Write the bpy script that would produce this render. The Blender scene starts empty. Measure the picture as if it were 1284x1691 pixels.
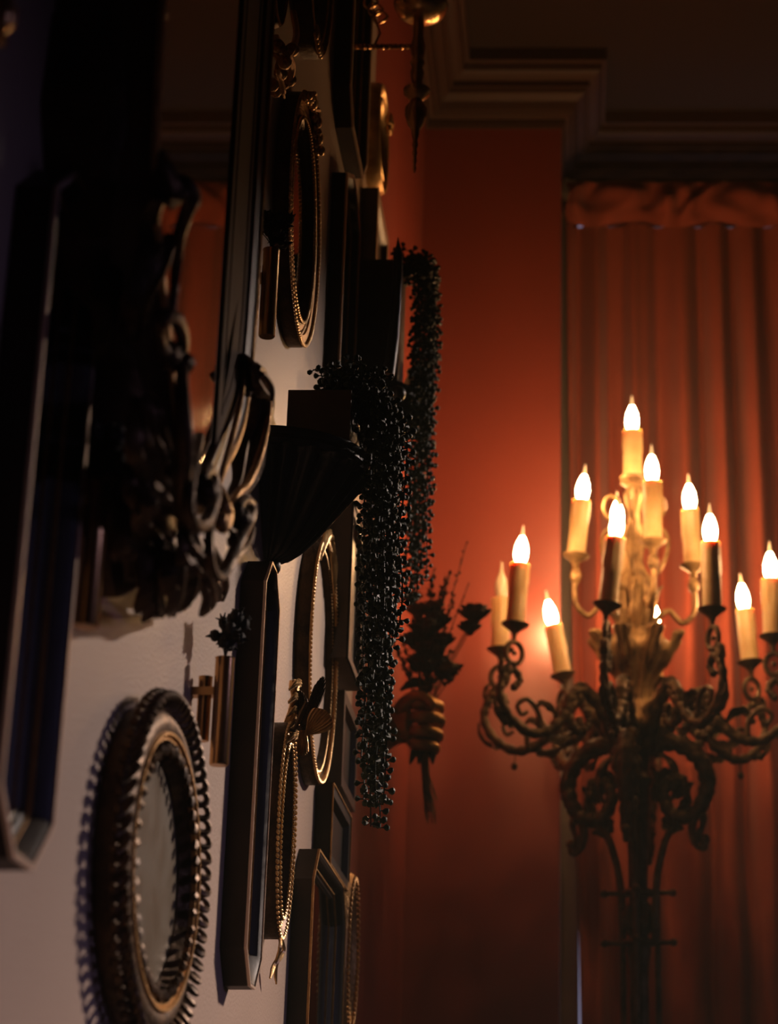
import bpy, math, random
from mathutils import Vector, Matrix, noise
PI = math.pi
rnd = random.Random(7)
C = bpy.context.scene.collection
# ------------------------------------------------------------------ survey of the place
# camera at x=0, y=0, 1.0 m above the floor; gallery wall at x=-0.27, red end wall at y=3.28
H = 1.0
WX = -0.27
F, CX, CY, TH = 3356., 945., 845., math.radians(19.75)
ct, st = math.cos(TH), math.sin(TH)
def ray(x, y):
    a = (x-CX)/F; b = (CY-y)/F
    return Vector((a, ct-b*st, st+b*ct))
def wp(x, y, p=0.):                     # a point p metres off the gallery wall
    r = ray(x, y); k = (WX+p)/r.x
    return Vector((WX+p, r.y*k, r.z*k+H))
def yp(x, y, Y):                        # a point at distance Y down the room
    r = ray(x, y); k = Y/r.y
    return Vector((r.x*k, Y, r.z*k+H))
# ------------------------------------------------------------------ materials
def mat(name, col, rough=.5, metal=0., bump=0., bscale=60., col2=None, cscale=8., spec=.5, rough2=None, trans=0., sheen=0., emit=None, es=0.,coat=0., sss=0.):
    m = bpy.data.materials.new(name); m.use_nodes = True
    nt = m.node_tree; b = nt.nodes['Principled BSDF']
    b.inputs['Base Color'].default_value = (*col, 1); b.inputs['Roughness'].default_value = rough
    b.inputs['Metallic'].default_value = metal; b.inputs['Specular IOR Level'].default_value = spec
    if sheen: b.inputs['Sheen Weight'].default_value = sheen
    if coat: b.inputs['Coat Weight'].default_value = coat; b.inputs['Coat Roughness'].default_value = .15
    if sss:
        b.inputs['Subsurface Weight'].default_value = sss; b.inputs['Subsurface Radius'].default_value = (.012, .006, .003)
        b.inputs['Subsurface Scale'].default_value = 1.
    tc = nt.nodes.new('ShaderNodeTexCoord')
    if col2 or rough2 is not None:
        n = nt.nodes.new('ShaderNodeTexNoise'); n.inputs['Scale'].default_value = cscale; n.inputs['Detail'].default_value = 5
        nt.links.new(tc.outputs['Object'], n.inputs['Vector'])
        r = nt.nodes.new('ShaderNodeValToRGB'); r.color_ramp.elements[0].position = .38; r.color_ramp.elements[1].position = .66
        nt.links.new(n.outputs['Fac'], r.inputs['Fac'])
        if col2:
            mx = nt.nodes.new('ShaderNodeMix'); mx.data_type = 'RGBA'
            mx.inputs[6].default_value = (*col, 1); mx.inputs[7].default_value = (*col2, 1)
            nt.links.new(r.outputs['Color'], mx.inputs[0]); nt.links.new(mx.outputs[2], b.inputs['Base Color'])
        if rough2 is not None:
            mr = nt.nodes.new('ShaderNodeMapRange'); mr.inputs[3].default_value = rough; mr.inputs[4].default_value = rough2
            nt.links.new(r.outputs['Color'], mr.inputs[0]); nt.links.new(mr.outputs[0], b.inputs['Roughness'])
    if bump:
        n = nt.nodes.new('ShaderNodeTexNoise'); n.inputs['Scale'].default_value = bscale; n.inputs['Detail'].default_value = 4
        nt.links.new(tc.outputs['Object'], n.inputs['Vector'])
        bp = nt.nodes.new('ShaderNodeBump'); bp.inputs['Strength'].default_value = bump; bp.inputs['Distance'].default_value = .002
        nt.links.new(n.outputs['Fac'], bp.inputs['Height']); nt.links.new(bp.outputs[0], b.inputs['Normal'])
    if trans:
        out = nt.nodes['Material Output']; t = nt.nodes.new('ShaderNodeBsdfTranslucent'); t.inputs['Color'].default_value = (*col, 1)
        ms = nt.nodes.new('ShaderNodeMixShader'); ms.inputs[0].default_value = trans
        nt.links.new(b.outputs[0], ms.inputs[1]); nt.links.new(t.outputs[0], ms.inputs[2]); nt.links.new(ms.outputs[0], out.inputs['Surface'])
    if emit:
        b.inputs['Emission Color'].default_value = (*emit, 1); b.inputs['Emission Strength'].default_value = es
    return m
M = {}
M['cream_wall'] = mat('cream_wall_paint', (.48, .345, .265), .42, 0, .25, 350, col2=(.44, .315, .24), cscale=3, spec=.5)
M['red_wall'] = mat('red_wall_paint', (.28, .042, .020), .42, 0, .12, 300, col2=(.25, .037, .018), cscale=2.5, spec=1.)
M['dark_wall'] = mat('burgundy_wall_paint', (.045, .012, .008), .7, 0, .2, 300)
M['red_matte'] = mat('red_matte_end', (.24, .036, .018), .75, 0, .12, 300, spec=.25)
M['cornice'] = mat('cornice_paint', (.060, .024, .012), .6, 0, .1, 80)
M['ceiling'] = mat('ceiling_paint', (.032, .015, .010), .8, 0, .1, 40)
M['casing'] = mat('casing_paint', (.48, .40, .32), .45, 0, .1, 60)
M['floor'] = mat('floor_boards', (.04, .02, .01), .35, 0, .2, 20, col2=(.025, .012, .007))
M['wood'] = mat('dark_stained_wood', (.035, .018, .009), .5, 0, .2, 90, col2=(.02, .01, .005), cscale=25, spec=.25)
M['brownwood'] = mat('brown_wood', (.085, .04, .018), .4, 0, .2, 90, col2=(.05, .024, .011), cscale=25)
M['varnish'] = mat('varnished_brown_wood', (.11, .050, .019), .7, 0, .12, 60, col2=(.08, .036, .014), cscale=20, spec=.12)
M['black'] = mat('black_lacquer', (.012, .011, .009), .36, 0, .3, 120)
M['gilt'] = mat('aged_gilt', (.62, .34, .11), .38, .65, .5, 260, col2=(.42, .21, .07), cscale=70, rough2=.5)
M['brightgilt'] = mat('bright_gilt', (.80, .50, .20), .34, .6, .25, 260, col2=(.5, .28, .1), cscale=60)
M['bronze'] = mat('dark_bronze', (.13, .07, .03), .46, .7, .5, 160, col2=(.05, .027, .013), cscale=45, rough2=.5)
M['brass'] = mat('polished_brass', (.70, .40, .16), .24, .9, .08, 90, col2=(.5, .27, .1), cscale=30)
M['palegilt'] = mat('pale_gilt_edge', (.70, .52, .38), .35, .35, .1, 90)
M['mirror'] = mat('mirror_glass', (.62, .56, .48), .04, 1, .02, 6)
M['foxed'] = mat('clouded_mirror', (.17, .13, .085), .34, .2, .12, 25, col2=(.11, .085, .055), cscale=30, rough2=.55, spec=.2)
M['picture'] = mat('dim_picture', (.06, .04, .025), .35, 0, .1, 60, col2=(.02, .015, .012), cscale=18)
M['cream_paper'] = mat('cream_paper', (.50, .38, .30), .5, 0, .1, 60, col2=(.42, .31, .24), cscale=20)
M['leaf'] = mat('succulent_green', (.022, .036, .013), .55, 0, .1, 200, col2=(.012, .020, .008), cscale=60, spec=.2)
M['dried'] = mat('dried_petals', (.10, .045, .022), .75, 0, .3, 120, col2=(.045, .022, .012), cscale=60, trans=.15)
M['dried2'] = mat('dried_straw', (.26, .15, .055), .75, 0, .3, 120, col2=(.14, .08, .03), cscale=60, trans=.15)
M['darkdried'] = mat('dark_seed_heads', (.02, .016, .011), .8, 0, .3, 120)
M['sleeve'] = mat('candle_sleeve', (.68, .46, .22), .5, 0, .4, 60, col2=(.55, .34, .14), cscale=22, sss=.35)
M['bulb'] = mat('lit_bulb', (1, .8, .5), .3, 0, emit=(1., .55, .23), es=250.)
M['offbulb'] = mat('unlit_bulb', (.55, .45, .3), .15, 0)
M['bulbtip'] = mat('bulb_tip_glass', (.9, .7, .45), .1, 0, emit=(1., .55, .22), es=2.2)
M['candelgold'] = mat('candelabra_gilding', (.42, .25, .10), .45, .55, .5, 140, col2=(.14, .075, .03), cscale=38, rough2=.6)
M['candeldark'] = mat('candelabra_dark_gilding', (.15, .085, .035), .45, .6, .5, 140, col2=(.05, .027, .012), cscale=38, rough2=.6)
M['curtain'] = mat('rust_red_curtain', (.34, .060, .026), .85, 0, .3, 500, col2=(.29, .050, .022), cscale=6, trans=.12, sheen=.1)
M['handbrass'] = mat('brass_hand', (.62, .34, .12), .40, .9, .2, 90, col2=(.42, .22, .08), cscale=30)
M['ceramic'] = mat('cream_ceramic', (.72, .58, .44), .25, 0, .05, 40)
M['pane'] = mat('dusk_window_pane', (.3, .3, .4), .1, 0, emit=(.62, .60, .92), es=.55)
# ------------------------------------------------------------------ mesh builder
class MB:
    def __init__(s): s.v = []; s.f = []
    def grid(s, rows, cu=False, cv=False):
        b = len(s.v); n = len(rows); m = len(rows[0])
        for r in rows: s.v += [Vector(p) for p in r]
        for i in range(n if cv else n-1):
            for j in range(m if cu else m-1):
                i2 = (i+1) % n; j2 = (j+1) % m
                s.f.append((b+i*m+j, b+i*m+j2, b+i2*m+j2, b+i2*m+j))
        return b
    def box(s, a, c):
        x0, y0, z0 = a; x1, y1, z1 = c; b = len(s.v)
        s.v += [Vector(q) for q in ((x0,y0,z0),(x1,y0,z0),(x1,y1,z0),(x0,y1,z0),(x0,y0,z1),(x1,y0,z1),(x1,y1,z1),(x0,y1,z1))]
        s.f += [tuple(b+i for i in q) for q in ((3,2,1,0),(4,5,6,7),(0,1,5,4),(1,2,6,5),(2,3,7,6),(3,0,4,7))]
        return s
    def tube(s, path, r, seg=8, cap=True, flat=1., up=None):
        path = [Vector(p) for p in path]; n = len(path)
        if not hasattr(r, '__len__'): r = [r]*n
        rows = []; prev = None
        for i, p in enumerate(path):
            t = (path[min(i+1, n-1)]-path[max(i-1, 0)])
            t = t.normalized() if t.length > 1e-9 else Vector((0, 0, 1))
            if prev is None:
                q = up if up else (Vector((1, 0, 0)) if abs(t.x) < .8 else Vector((0, 1, 0)))
                u = (q-t*q.dot(t)).normalized()
            else:
                u = prev-t*prev.dot(t)
                u = u.normalized() if u.length > 1e-6 else t.orthogonal().normalized()
            prev = u; w = t.cross(u)
            rows.append([p+(u*math.cos(k*2*PI/seg)+w*math.sin(k*2*PI/seg)*flat)*r[i] for k in range(seg)])
        b = s.grid(rows, cu=True)
        if cap:
            s.f.append(tuple(b+k for k in range(seg))[::-1]); s.f.append(tuple(b+(n-1)*seg+k for k in range(seg)))
        return s
    def lathe(s, o, prof, seg=16, axis=Vector((0, 0, 1)), flute=0., nfl=8):
        axis = Vector(axis).normalized(); u = axis.orthogonal().normalized(); w = axis.cross(u); o = Vector(o)
        rows = [[o+axis*h+(u*math.cos(a)+w*math.sin(a))*max(r, 1e-5)*(1+flute*math.cos(nfl*a)) for a in [k*2*PI/seg for k in range(seg)]] for r, h in prof]
        b = s.grid(rows, cu=True); n = len(prof)
        s.f.append(tuple(b+k for k in range(seg))[::-1]); s.f.append(tuple(b+(n-1)*seg+k for k in range(seg)))
        return s
    def ell(s, c, R, seg=8, rings=5, rot=None):
        c = Vector(c); b = len(s.v)
        pts = [Vector((0, 0, 1))]
        for i in range(1, rings):
            t = PI*i/rings
            for k in range(seg):
                a = 2*PI*k/seg; pts.append(Vector((math.sin(t)*math.cos(a), math.sin(t)*math.sin(a), math.cos(t))))
        pts.append(Vector((0, 0, -1)))
        for p in pts:
            q = Vector((p.x*R[0], p.y*R[1], p.z*R[2]))
            s.v.append(c+(rot @ q if rot else q))
        for k in range(seg):
            s.f.append((b, b+1+k, b+1+(k+1) % seg))
            l = b+1+(rings-2)*seg
            s.f.append((b+len(pts)-1, l+(k+1) % seg, l+k))
        for i in range(rings-2):
            for k in range(seg):
                q = b+1+i*seg; s.f.append((q+k, q+seg+k, q+seg+(k+1) % seg, q+(k+1) % seg))
        return s
    def leaf(s, path, wid, nrm, cup=.3, thick=.0012, lobes=0):   # a leaf: ridge along the path, two wings, real thickness
        path = [Vector(p) for p in path]; n = len(path); top = []; bot = []
        for i, p in enumerate(path):
            t = (path[min(i+1, n-1)]-path[max(i-1, 0)]).normalized()
            N = (Vector(nrm)-t*Vector(nrm).dot(t)).normalized(); sd = t.cross(N); w = wid[i] if hasattr(wid, '__len__') else wid
            if lobes: w *= 1-.32*abs(math.sin(lobes*PI*i/(n-1)))**3
            row = [p+sd*(w*k)-N*(cup*w*(abs(k)**1.5))+N*(.12*w*math.cos(k*PI*3)) for k in (-1, -.66, -.33, 0, .33, .66, 1)]
            top.append(row); bot.append([q-N*thick for q in row])
        b1 = s.grid(top); b2 = s.grid([r[::-1] for r in bot])
        m = 7
        for i in range(n-1):
            s.f.append((b1+i*m, b1+(i+1)*m, b2+(i+1)*m+m-1, b2+i*m+m-1)); s.f.append((b1+(i+1)*m+m-1, b1+i*m+m-1, b2+i*m, b2+(i+1)*m))
        for k in range(m-1):
            s.f.append((b1+k+1, b1+k, b2+m-1-k, b2+m-2-k)); e = (n-1)*m; s.f.append((b1+e+k, b1+e+k+1, b2+e+m-2-k, b2+e+m-1-k))
        return s
    def build(s, name, m, parent=None, sharp=40, org=None):
        me = bpy.data.meshes.new(name); o = bpy.data.objects.new(name, me); C.objects.link(o)
        if parent is not None:
            o.parent = parent; base = WL[parent]; o.location = (0, 0, 0)
        else:
            if org is None:
                xs = [v.x for v in s.v]; ys = [v.y for v in s.v]; zs = [v.z for v in s.v]
                org = Vector(((min(xs)+max(xs))/2, (min(ys)+max(ys))/2, min(zs)))
            base = Vector(org); o.location = base
        WL[o] = base.copy()
        me.from_pydata([v-base for v in s.v], [], s.f); me.update()
        me.materials.append(m)
        me.polygons.foreach_set('use_smooth', [True]*len(me.polygons))
        try: me.set_sharp_from_angle(angle=math.radians(sharp))
        except Exception: pass
        return o
WL = {}
def thing(name, label, cat, loc, group=None):
    o = bpy.data.objects.new(name, None); C.objects.link(o); o.location = loc; o.empty_display_size = .05
    WL[o] = Vector(loc); return tag(o, label, cat, group)
def tag(o, label, cat, group=None, kind=None):
    o['label'] = label; o['category'] = cat
    if group: o['group'] = group
    if kind: o['kind'] = kind
    return o
def struct(name, mb, m, sharp=40):
    o = mb.build(name, m, sharp=sharp); o['kind'] = 'structure'; return o
def spline(pts, n=8):                       # Catmull-Rom through pts
    pts = [Vector(p) for p in pts]; out = []
    P_ = [pts[0]*2-pts[1]]+pts+[pts[-1]*2-pts[-2]]
    for i in range(1, len(P_)-2):
        a, b, c, d = P_[i-1:i+3]
        for k in range(n):
            t = k/n
            out.append(.5*((2*b)+(c-a)*t+(2*a-5*b+4*c-d)*t*t+(3*b-a-3*c+d)*t**3))
    out.append(pts[-1]); return out
def lerp(a, b, t): return a+(b-a)*t
# ------------------------------------------------------------------ room shell
X1, Y0, Y1, YR = 3.2, -2.4, 3.28, 3.50     # right wall, wall behind, end wall, recess back
XR = -.021                                  # edge of the window recess
ZC = H+2.045                                # ceiling
YS = 2.42
b = MB().box((WX-.08, Y0, 0), (WX, YS, ZC)); struct('wall_left', b, M['cream_wall'])
b = MB().box((WX-.08, YS, 0), (WX, Y1+.3, ZC)); struct('wall_left_end', b, M['red_matte'])  # beyond the split the gallery wall is coloured matte red
b = MB().box((WX, Y1, 0), (XR, YR+.08, ZC)); struct('wall_back', b, M['red_wall'])
struct('floor', MB().box((WX-.08, Y0-.1, -.06), (X1+.1, YR+.1, 0)), M['floor'])
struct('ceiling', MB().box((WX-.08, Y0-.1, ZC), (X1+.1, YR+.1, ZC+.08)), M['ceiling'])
# recess: window wall with an opening
wx0, wx1, wz0, wz1 = .0085, 1.25, .55, H+1.90
b = MB().box((XR, YR, 0), (wx0, YR+.08, ZC)).box((wx1, YR, 0), (1.40, YR+.08, ZC)).box((2.62, YR, 0), (X1, YR+.08, ZC)).box((1.40, YR, 0), (2.62, YR+.08, .6)).box((1.40, YR, H+1.88), (2.62, YR+.08, ZC)).box((wx0, YR, 0), (wx1, YR+.08, wz0)).box((wx0, YR, wz1), (wx1, YR+.08, ZC))
struct('wall_recess', b, M['red_wall'])
b = MB().box((X1, Y0, 0), (X1+.08, -.4, ZC)).box((X1, 1.9, 0), (X1+.08, YR+.1, ZC)).box((X1, -.4, 0), (X1+.08, 1.9, .5)).box((X1, -.4, 1.82), (X1+.08, 1.9, ZC)); struct('wall_right', b, M['dark_wall'])
struct('wall_behind', MB().box((WX-.08, Y0-.08, 0), (X1+.08, Y0, ZC)), M['dark_wall'])
# window 1 in the recess behind the curtain: frame, casing, pane
w1 = bpy.data.objects.new('window_1', None); C.objects.link(w1); w1.location = (wx0, YR, wz0); WL[w1] = Vector((wx0, YR, wz0)); w1['kind'] = 'structure'
b = MB()
for z0, z1 in ((wz0, wz0+.05), (1.68, 1.73), (wz1-.05, wz1)): b.box((wx0+.014, YR+.02, z0), (wx1, YR+.05, z1))
b.box((wx0, YR+.02, wz0), (wx0+.002, YR+.06, wz1)); b.box((wx1-.04, YR+.02, wz0), (wx1, YR+.06, wz1)); b.box((wx0+.0122, YR+.02, wz0), (wx0+.035, YR+.05, wz1))
b.build('window_sash', M['casing'], w1)
MB().box((wx0, YR+.062, wz0), (wx1, YR+.068, wz1)).build('pane', M['pane'], w1)
b = MB().box((XR+.0005, YR-.022, 0.02), (wx0-.001, YR-.0005, wz1+.03))
b.box((XR+.006, YR-.03, 0.02), (XR+.014, YR-.0215, wz1+.03))
struct('trim_1', b, M['casing'])
# window 2, added out of view in the recess to pass the key light
w2 = bpy.data.objects.new('added_window_2', None); C.objects.link(w2); w2.location = (2.01, YR, .6); WL[w2] = Vector((2.01, YR, .6)); w2['kind'] = 'structure'
b = MB()
for z0, z1 in ((.6, .64), (H+1.85, H+1.88)): b.box((1.40, YR+.01, z0), (2.62, YR+.05, z1))
for x0 in (1.40, 2.585): b.box((x0, YR+.01, .6), (x0+.035, YR+.05, H+1.88))
b.build('window_sash', M['casing'], w2)
w3 = bpy.data.objects.new('added_window_3', None); C.objects.link(w3); w3.location = (X1, .75, .5); WL[w3] = Vector((X1, .75, .5)); w3['kind'] = 'structure'  # unseen opening, added in the right wall for the cool fill light
b = MB()
for z0 in (.5, 1.79): b.box((X1+.01, -.4, z0), (X1+.05, 1.9, z0+.03))
for y0 in (-.4, 1.87): b.box((X1+.01, y0, .5), (X1+.05, y0+.03, 1.82))
b.build('window_sash', M['casing'], w3)
# cornice: stepped profile (offset from wall, height), swept round the corners
prof = [(0, 1.925), (.004, 1.925), (.007, 1.934), (.007, 1.942), (.016, 1.944), (.020, 1.951), (.024, 1.951), (.030, 1.966), (.044, 1.975), (.047, 1.984), (.052, 1.984),
        (.052, 1.995), (.060, 1.997), (.072, 2.006), (.075, 2.018), (.083, 2.020), (.083, 2.045), (0, 2.045)]
def cornice(path, signs, name):
    # path of wall points, each with its outward diagonal
    b = MB(); b.grid([[Vector((p[0]+d[0]*o, p[1]+d[1]*o, H+z)) for o, z in prof] for p, d in zip(path, signs)])
    struct(name, b, M['cornice'], 25)
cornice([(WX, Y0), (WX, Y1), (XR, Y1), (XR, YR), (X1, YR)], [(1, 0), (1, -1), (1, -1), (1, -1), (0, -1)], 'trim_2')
# ------------------------------------------------------------------ camera
cam = bpy.data.objects.new('camera', bpy.data.cameras.new('camera')); C.objects.link(cam); bpy.context.scene.camera = cam
cam.location = (0, 0, H); cam.rotation_euler = (PI/2+TH, 0, 0)
cd = cam.data; cd.sensor_fit = 'VERTICAL'; cd.sensor_height = 36; cd.sensor_width = 36*1284/1691; cd.lens = F*36/1691
cd.shift_x = -(CX-642)/1691; cd.shift_y = (CY-845.5)/1691
cd.clip_start = .05
cd.dof.use_dof = True; cd.dof.focus_distance = 1.78; cd.dof.aperture_fstop = cd.lens/8.5
# ------------------------------------------------------------------ frames on the gallery wall
def offset(poly, d):                        # inward mitred offset of a counter-clockwise outline
    n = len(poly); out = []
    for i in range(n):
        a, p, c = poly[i-1], poly[i], poly[(i+1) % n]
        e1 = Vector((p[0]-a[0], p[1]-a[1])).normalized(); e2 = Vector((c[0]-p[0], c[1]-p[1])).normalized()
        n1 = Vector((-e1.y, e1.x)); n2 = Vector((-e2.y, e2.x)); m = n1+n2
        k = m.dot(n1); m = m/k if k > .25 else n1
        out.append((p[0]+m.x*d, p[1]+m.y*d))
    return out
def W3(q, p): return Vector((WX+p, q[0], q[1]+H))
def oval(Y, Z, a, b_, n=96, tilt=0):
    return [(Y+a*math.cos(t)*math.cos(tilt)-b_*math.sin(t)*math.sin(tilt), Z+b_*math.sin(t)*math.cos(tilt)+a*math.cos(t)*math.sin(tilt)) for t in [k*2*PI/n for k in range(n)]]
def octo(Y, Z, a, b_, cy, cz):
    q = [(a, -b_+cz), (a, b_-cz), (a-cy, b_), (-a+cy, b_), (-a, b_-cz), (-a, -b_+cz), (-a+cy, -b_), (a-cy, -b_)]
    return [(Y+u, Z+v) for u, v in q]
def rect(Y, Z, a, b_): return [(Y+u, Z+v) for u, v in ((a, -b_), (a, b_), (-a, b_), (-a, -b_))]
def sweep(mb, poly, prof):                  # prof: (inset, p)
    rows = [[W3(q, p) for q in offset(poly, i)] for i, p in prof]
    mb.grid(rows, cu=True); return mb
def panel(mb, poly, inset, p, t=.0015):
    o = offset(poly, inset); n = len(o); b0 = len(mb.v)
    mb.v += [W3(q, p) for q in o]+[W3(q, p-t) for q in o]
    mb.f.append(tuple(range(b0, b0+n))); mb.f.append(tuple(range(b0+n, b0+2*n))[::-1])
    for k in range(n): mb.f.append((b0+k, b0+n+k, b0+n+(k+1) % n, b0+(k+1) % n))
    return mb
def walk(poly, step):                       # even points round an outline
    pts = []; n = len(poly); L = 0; seg = []
    for i in range(n):
        a = Vector(poly[i]); c = Vector(poly[(i+1) % n]); seg.append((a, c, (c-a).length)); L += seg[-1][2]
    k = max(3, round(L/step)); d = L/k; pos = 0; i = 0; acc = 0
    for j in range(k):
        t = j*d
        while acc+seg[i][2] < t and i < n-1: acc += seg[i][2]; i += 1
        a, c, l = seg[i]; q = a.lerp(c, (t-acc)/max(l, 1e-9)); e = (c-a).normalized()
        pts.append((q, e))
    return pts
def rope(mb, poly, inset, p, r=.0022, step=.0042, skew=.7):
    for q, e in walk(offset(poly, inset), step):
        ang = math.atan2(e.y, e.x)+skew
        rot = Matrix.Rotation(ang, 3, 'X')
        mb.ell(W3(q, p), (r*.9, r*1.5, r*.75), 6, 4, rot)
    return mb
def frame(name, label, cat, poly, prof, m, inner, ins, pp, edge=None, ropes=(), rm=None, inner_name='mirror_glass', group=None):
    ys = [q[0] for q in poly]; zs = [q[1] for q in poly]
    t = thing(name, label, cat, (WX, (min(ys)+max(ys))/2, min(zs)+H), group)
    b = MB(); rows = prof+[(prof[-1][0], .0005), (prof[0][0], .0005)] if prof[-1][1] > .002 else prof
    sweep(b, poly, rows+[rows[0]] if rows[0] != rows[-1] else rows); b.build('moulding', m, t, 30)
    if inner is not None: panel(MB(), poly, ins, pp).build(inner_name, inner, t)
    if edge:
        for (i0, p0, wd, em) in edge:
            e = MB(); sweep(e, poly, [(i0, p0-.0012), (i0, p0+.0014), (i0+wd, p0+.0014), (i0+wd, p0-.0012), (i0, p0-.0012)])
            e.build('gilt_line', em, t, 30)
    if ropes:
        for (i0, p0, r, stp) in ropes: rope(MB(), poly, i0, p0, r, stp).build('rope_trim', rm or M['gilt'], t)
    return t
woodprof = lambda p: [(0, .0005), (0, p-.001), (.001, p), (.0035, p), (.006, p-.002), (.011, p-.010), (.014, p-.011), (.016, p-.0135)]
def octframe(px, p, cy, cz, name, label, m=None, inner=None, lines=M['palegilt'], lw=.0020):
    A, Dd, T, B = [wp(*q, p) for q in px]       # left, right, top, bottom points
    Y = (A.y+Dd.y)/2; a = (Dd.y-A.y)/2; Z = (T.z+B.z)/2-H; h = (T.z-B.z)/2
    poly = octo(Y, Z, a, h, cy, cz)
    return frame(name, label, 'mirror', poly, woodprof(p), m or M['wood'], inner or M['mirror'], .015, p-.013,
                 edge=[(.0, p-.0002, lw, lines), (.0100, p-.0095, .0010, M['gilt'])])
octframe([((88+3)/1, 330), (168, 430), (136, 304), (30, 1424)], .02, .032, .026, 'octagonal_mirror',
         'elongated eight-sided dark wood mirror, nearest and largest, at the left edge', lw=.0030)
octframe([(437, 968), (460, 1006), (453, 938), (416, 1632)], .02, .028, .026, 'octagonal_mirror',
         'long eight-sided dark wood mirror below the carved mirror, right of the openwork oval')
octframe([(571, 320), (594, 377), (584, 294), (551, 622)], .016, .06, .030, 'octagonal_mirror',
         'eight-sided dark wood mirror right of the rope-edged upper oval, above the trailing plant', lw=.0045)
octframe([(587, -60), (617, -40), (603, -300), (592, 262)], .02, .035, .035, 'octagonal_mirror',
         'eight-sided dark mirror cut by the top edge, crossed by the sconce arm', lines=M['palegilt'], lw=.0045)
octframe([(514, 1520), (570, 1520), (550, 1438), (534, 2240)], .02, .035, .035, 'octagonal_mirror',
         'wide eight-sided dark mirror at the bottom, cut by the bottom edge', lines=M['gilt'])
def pxoval(px, p, n=96):
    L, R, T, B = [wp(*q, p) for q in px]
    return oval((L.y+R.y)/2, (T.z+B.z)/2-H, (R.y-L.y)/2, (T.z-B.z)/2, n)
# --- upper oval with rope trims and a bow
po = pxoval([(474, 350), (530, 330), (503, 136), (496, 570)], .014)
pr = [(0, .0005), (0, .011), (.001, .014), (.003, .014), (.005, .012), (.010, .009), (.016, .008), (.021, .010), (.024, .012), (.026, .010), (.028, .005)]
t = frame('oval_mirror', 'oval gilt mirror with twisted rope edge and bow, above the black shelf', 'mirror', po, pr, M['bronze'], M['mirror'], .027, .006, edge=[(.0045, .0118, .0075, M['gilt']), (.0165, .0090, .005, M['gilt'])],
          ropes=[(.002, .0150, .0021, .0046), (.0135, .0100, .0019, .004), (.024, .0135, .0020, .0042)], rm=M['brightgilt'])
b = MB(); yc = sum(q[0] for q in po)/len(po); zt = max(q[1] for q in po)
for s in (-1, 1):
    for k in range(9):
        t0 = PI/2-s*(.12+.05*k); i = int((t0/(2*PI))*96) % 96; q = offset(po, .004)[i]
        b.ell(W3(q, .017+.003*math.sin(k*1.7)), (.004, .0045+.002*(k % 2), .0055), 7, 5, Matrix.Rotation(.6*s+k*.4, 3, 'X'))
    b.tube(spline([W3((yc, zt-.004), .018), W3((yc+s*.016, zt+.004), .02), W3((yc+s*.022, zt-.006), .018), W3((yc+s*.006, zt-.006), .016)], 6), .0025, 6)
b.build('bow_ornament', M['brightgilt'], t)
# --- lower oval, pale, with cream backing
po = pxoval([(512, 1050), (558, 1050), (538, 880), (524, 1290)], .015)
pr = [(0, .0005), (0, .011), (.002, .015), (.004, .015), (.007, .010), (.012, .009), (.016, .012), (.018, .006)]
t = frame('framed_picture', 'slim oval gilt frame with cream backing, under the black shelf, behind the butterfly', 'picture frame', po, pr, M['bronze'], M['cream_paper'], .016, .005, edge=[(.0015, .0142, .004, M['gilt']), (.008, .0095, .005, M['gilt'])],
          ropes=[(.003, .0158, .0017, .0044), (.014, .012, .0015, .004)], rm=M['brightgilt'], inner_name='backing')
b = MB(); yc = sum(q[0] for q in po)/len(po); zt = max(q[1] for q in po)
for s in (-1, 1):
    for k in range(5): b.leaf(spline([W3((yc+s*.01*k, zt-.01*k*.3), .014), W3((yc+s*(.01*k+.008), zt+.007-.004*k), .019), W3((yc+s*(.01*k+.02), zt-.008-.008*k), .016)], 4), [.004]*8+[.001], (1, 0, 0))
b.build('crest', M['brightgilt'], t)
# --- openwork oval, bottom left
po = oval(1.262, .216, .134, .112, 120)
t = thing('oval_mirror', 'large oval bronze mirror with openwork scroll border, at the bottom left', 'mirror', (WX, 1.262, .104+H))
b = MB(); sweep(b, po, [(.012, .0005), (.012, .012), (.014, .015), (.018, .0185), (.023, .0195), (.028, .018), (.031, .014), (.033, .013), (.035, .015), (.037, .012), (.040, .008), (.040, .0005), (.012, .0005)]); b.build('moulding', M['bronze'], t, 30)
b = MB(); sweep(b, po, [(.0265, .018), (.0275, .0205), (.029, .0205), (.030, .0175), (.031, .0185), (.0322, .0185), (.033, .0150), (.0265, .018)]); b.build('gilt_line', M['gilt'], t)
panel(MB(), po, .039, .007).build('mirror_glass', M['foxed'], t)
b = MB()
for j, (q, e) in enumerate(walk(offset(po, .008), .0105)):
    nrm = Vector((-e.y, e.x)); pts = []
    for k in range(11):
        a = k/10*1.75*PI+.5; rr = .0052*(1-.25*k/10)
        v = q+e*(rr*math.cos(a)*.95)-nrm*(rr*math.sin(a)); pts.append(W3(v, .017+.005*math.sin(k*.5)))
    b.tube(pts, [.0014+.0011*math.sin(PI*k/10) for k in range(11)], 6)
    b.ell(W3(q-nrm*.005+e*.004, .014), (.0040, .0034, .0034), 6, 4)
b.build('openwork_border', M['bronze'], t)
b = MB()
for j, (q, e) in enumerate(walk(offset(po, .040), .011)):
    nrm = Vector((-e.y, e.x))
    b.ell(W3(q-nrm*.0035+nrm*.0015*(j % 2), .0185), (.0030, .0034, .0046), 6, 4, Matrix.Rotation(math.atan2(e.y, e.x)+.5, 3, 'X'))
b.build('inner_bead_trim', M['bronze'], t)
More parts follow.
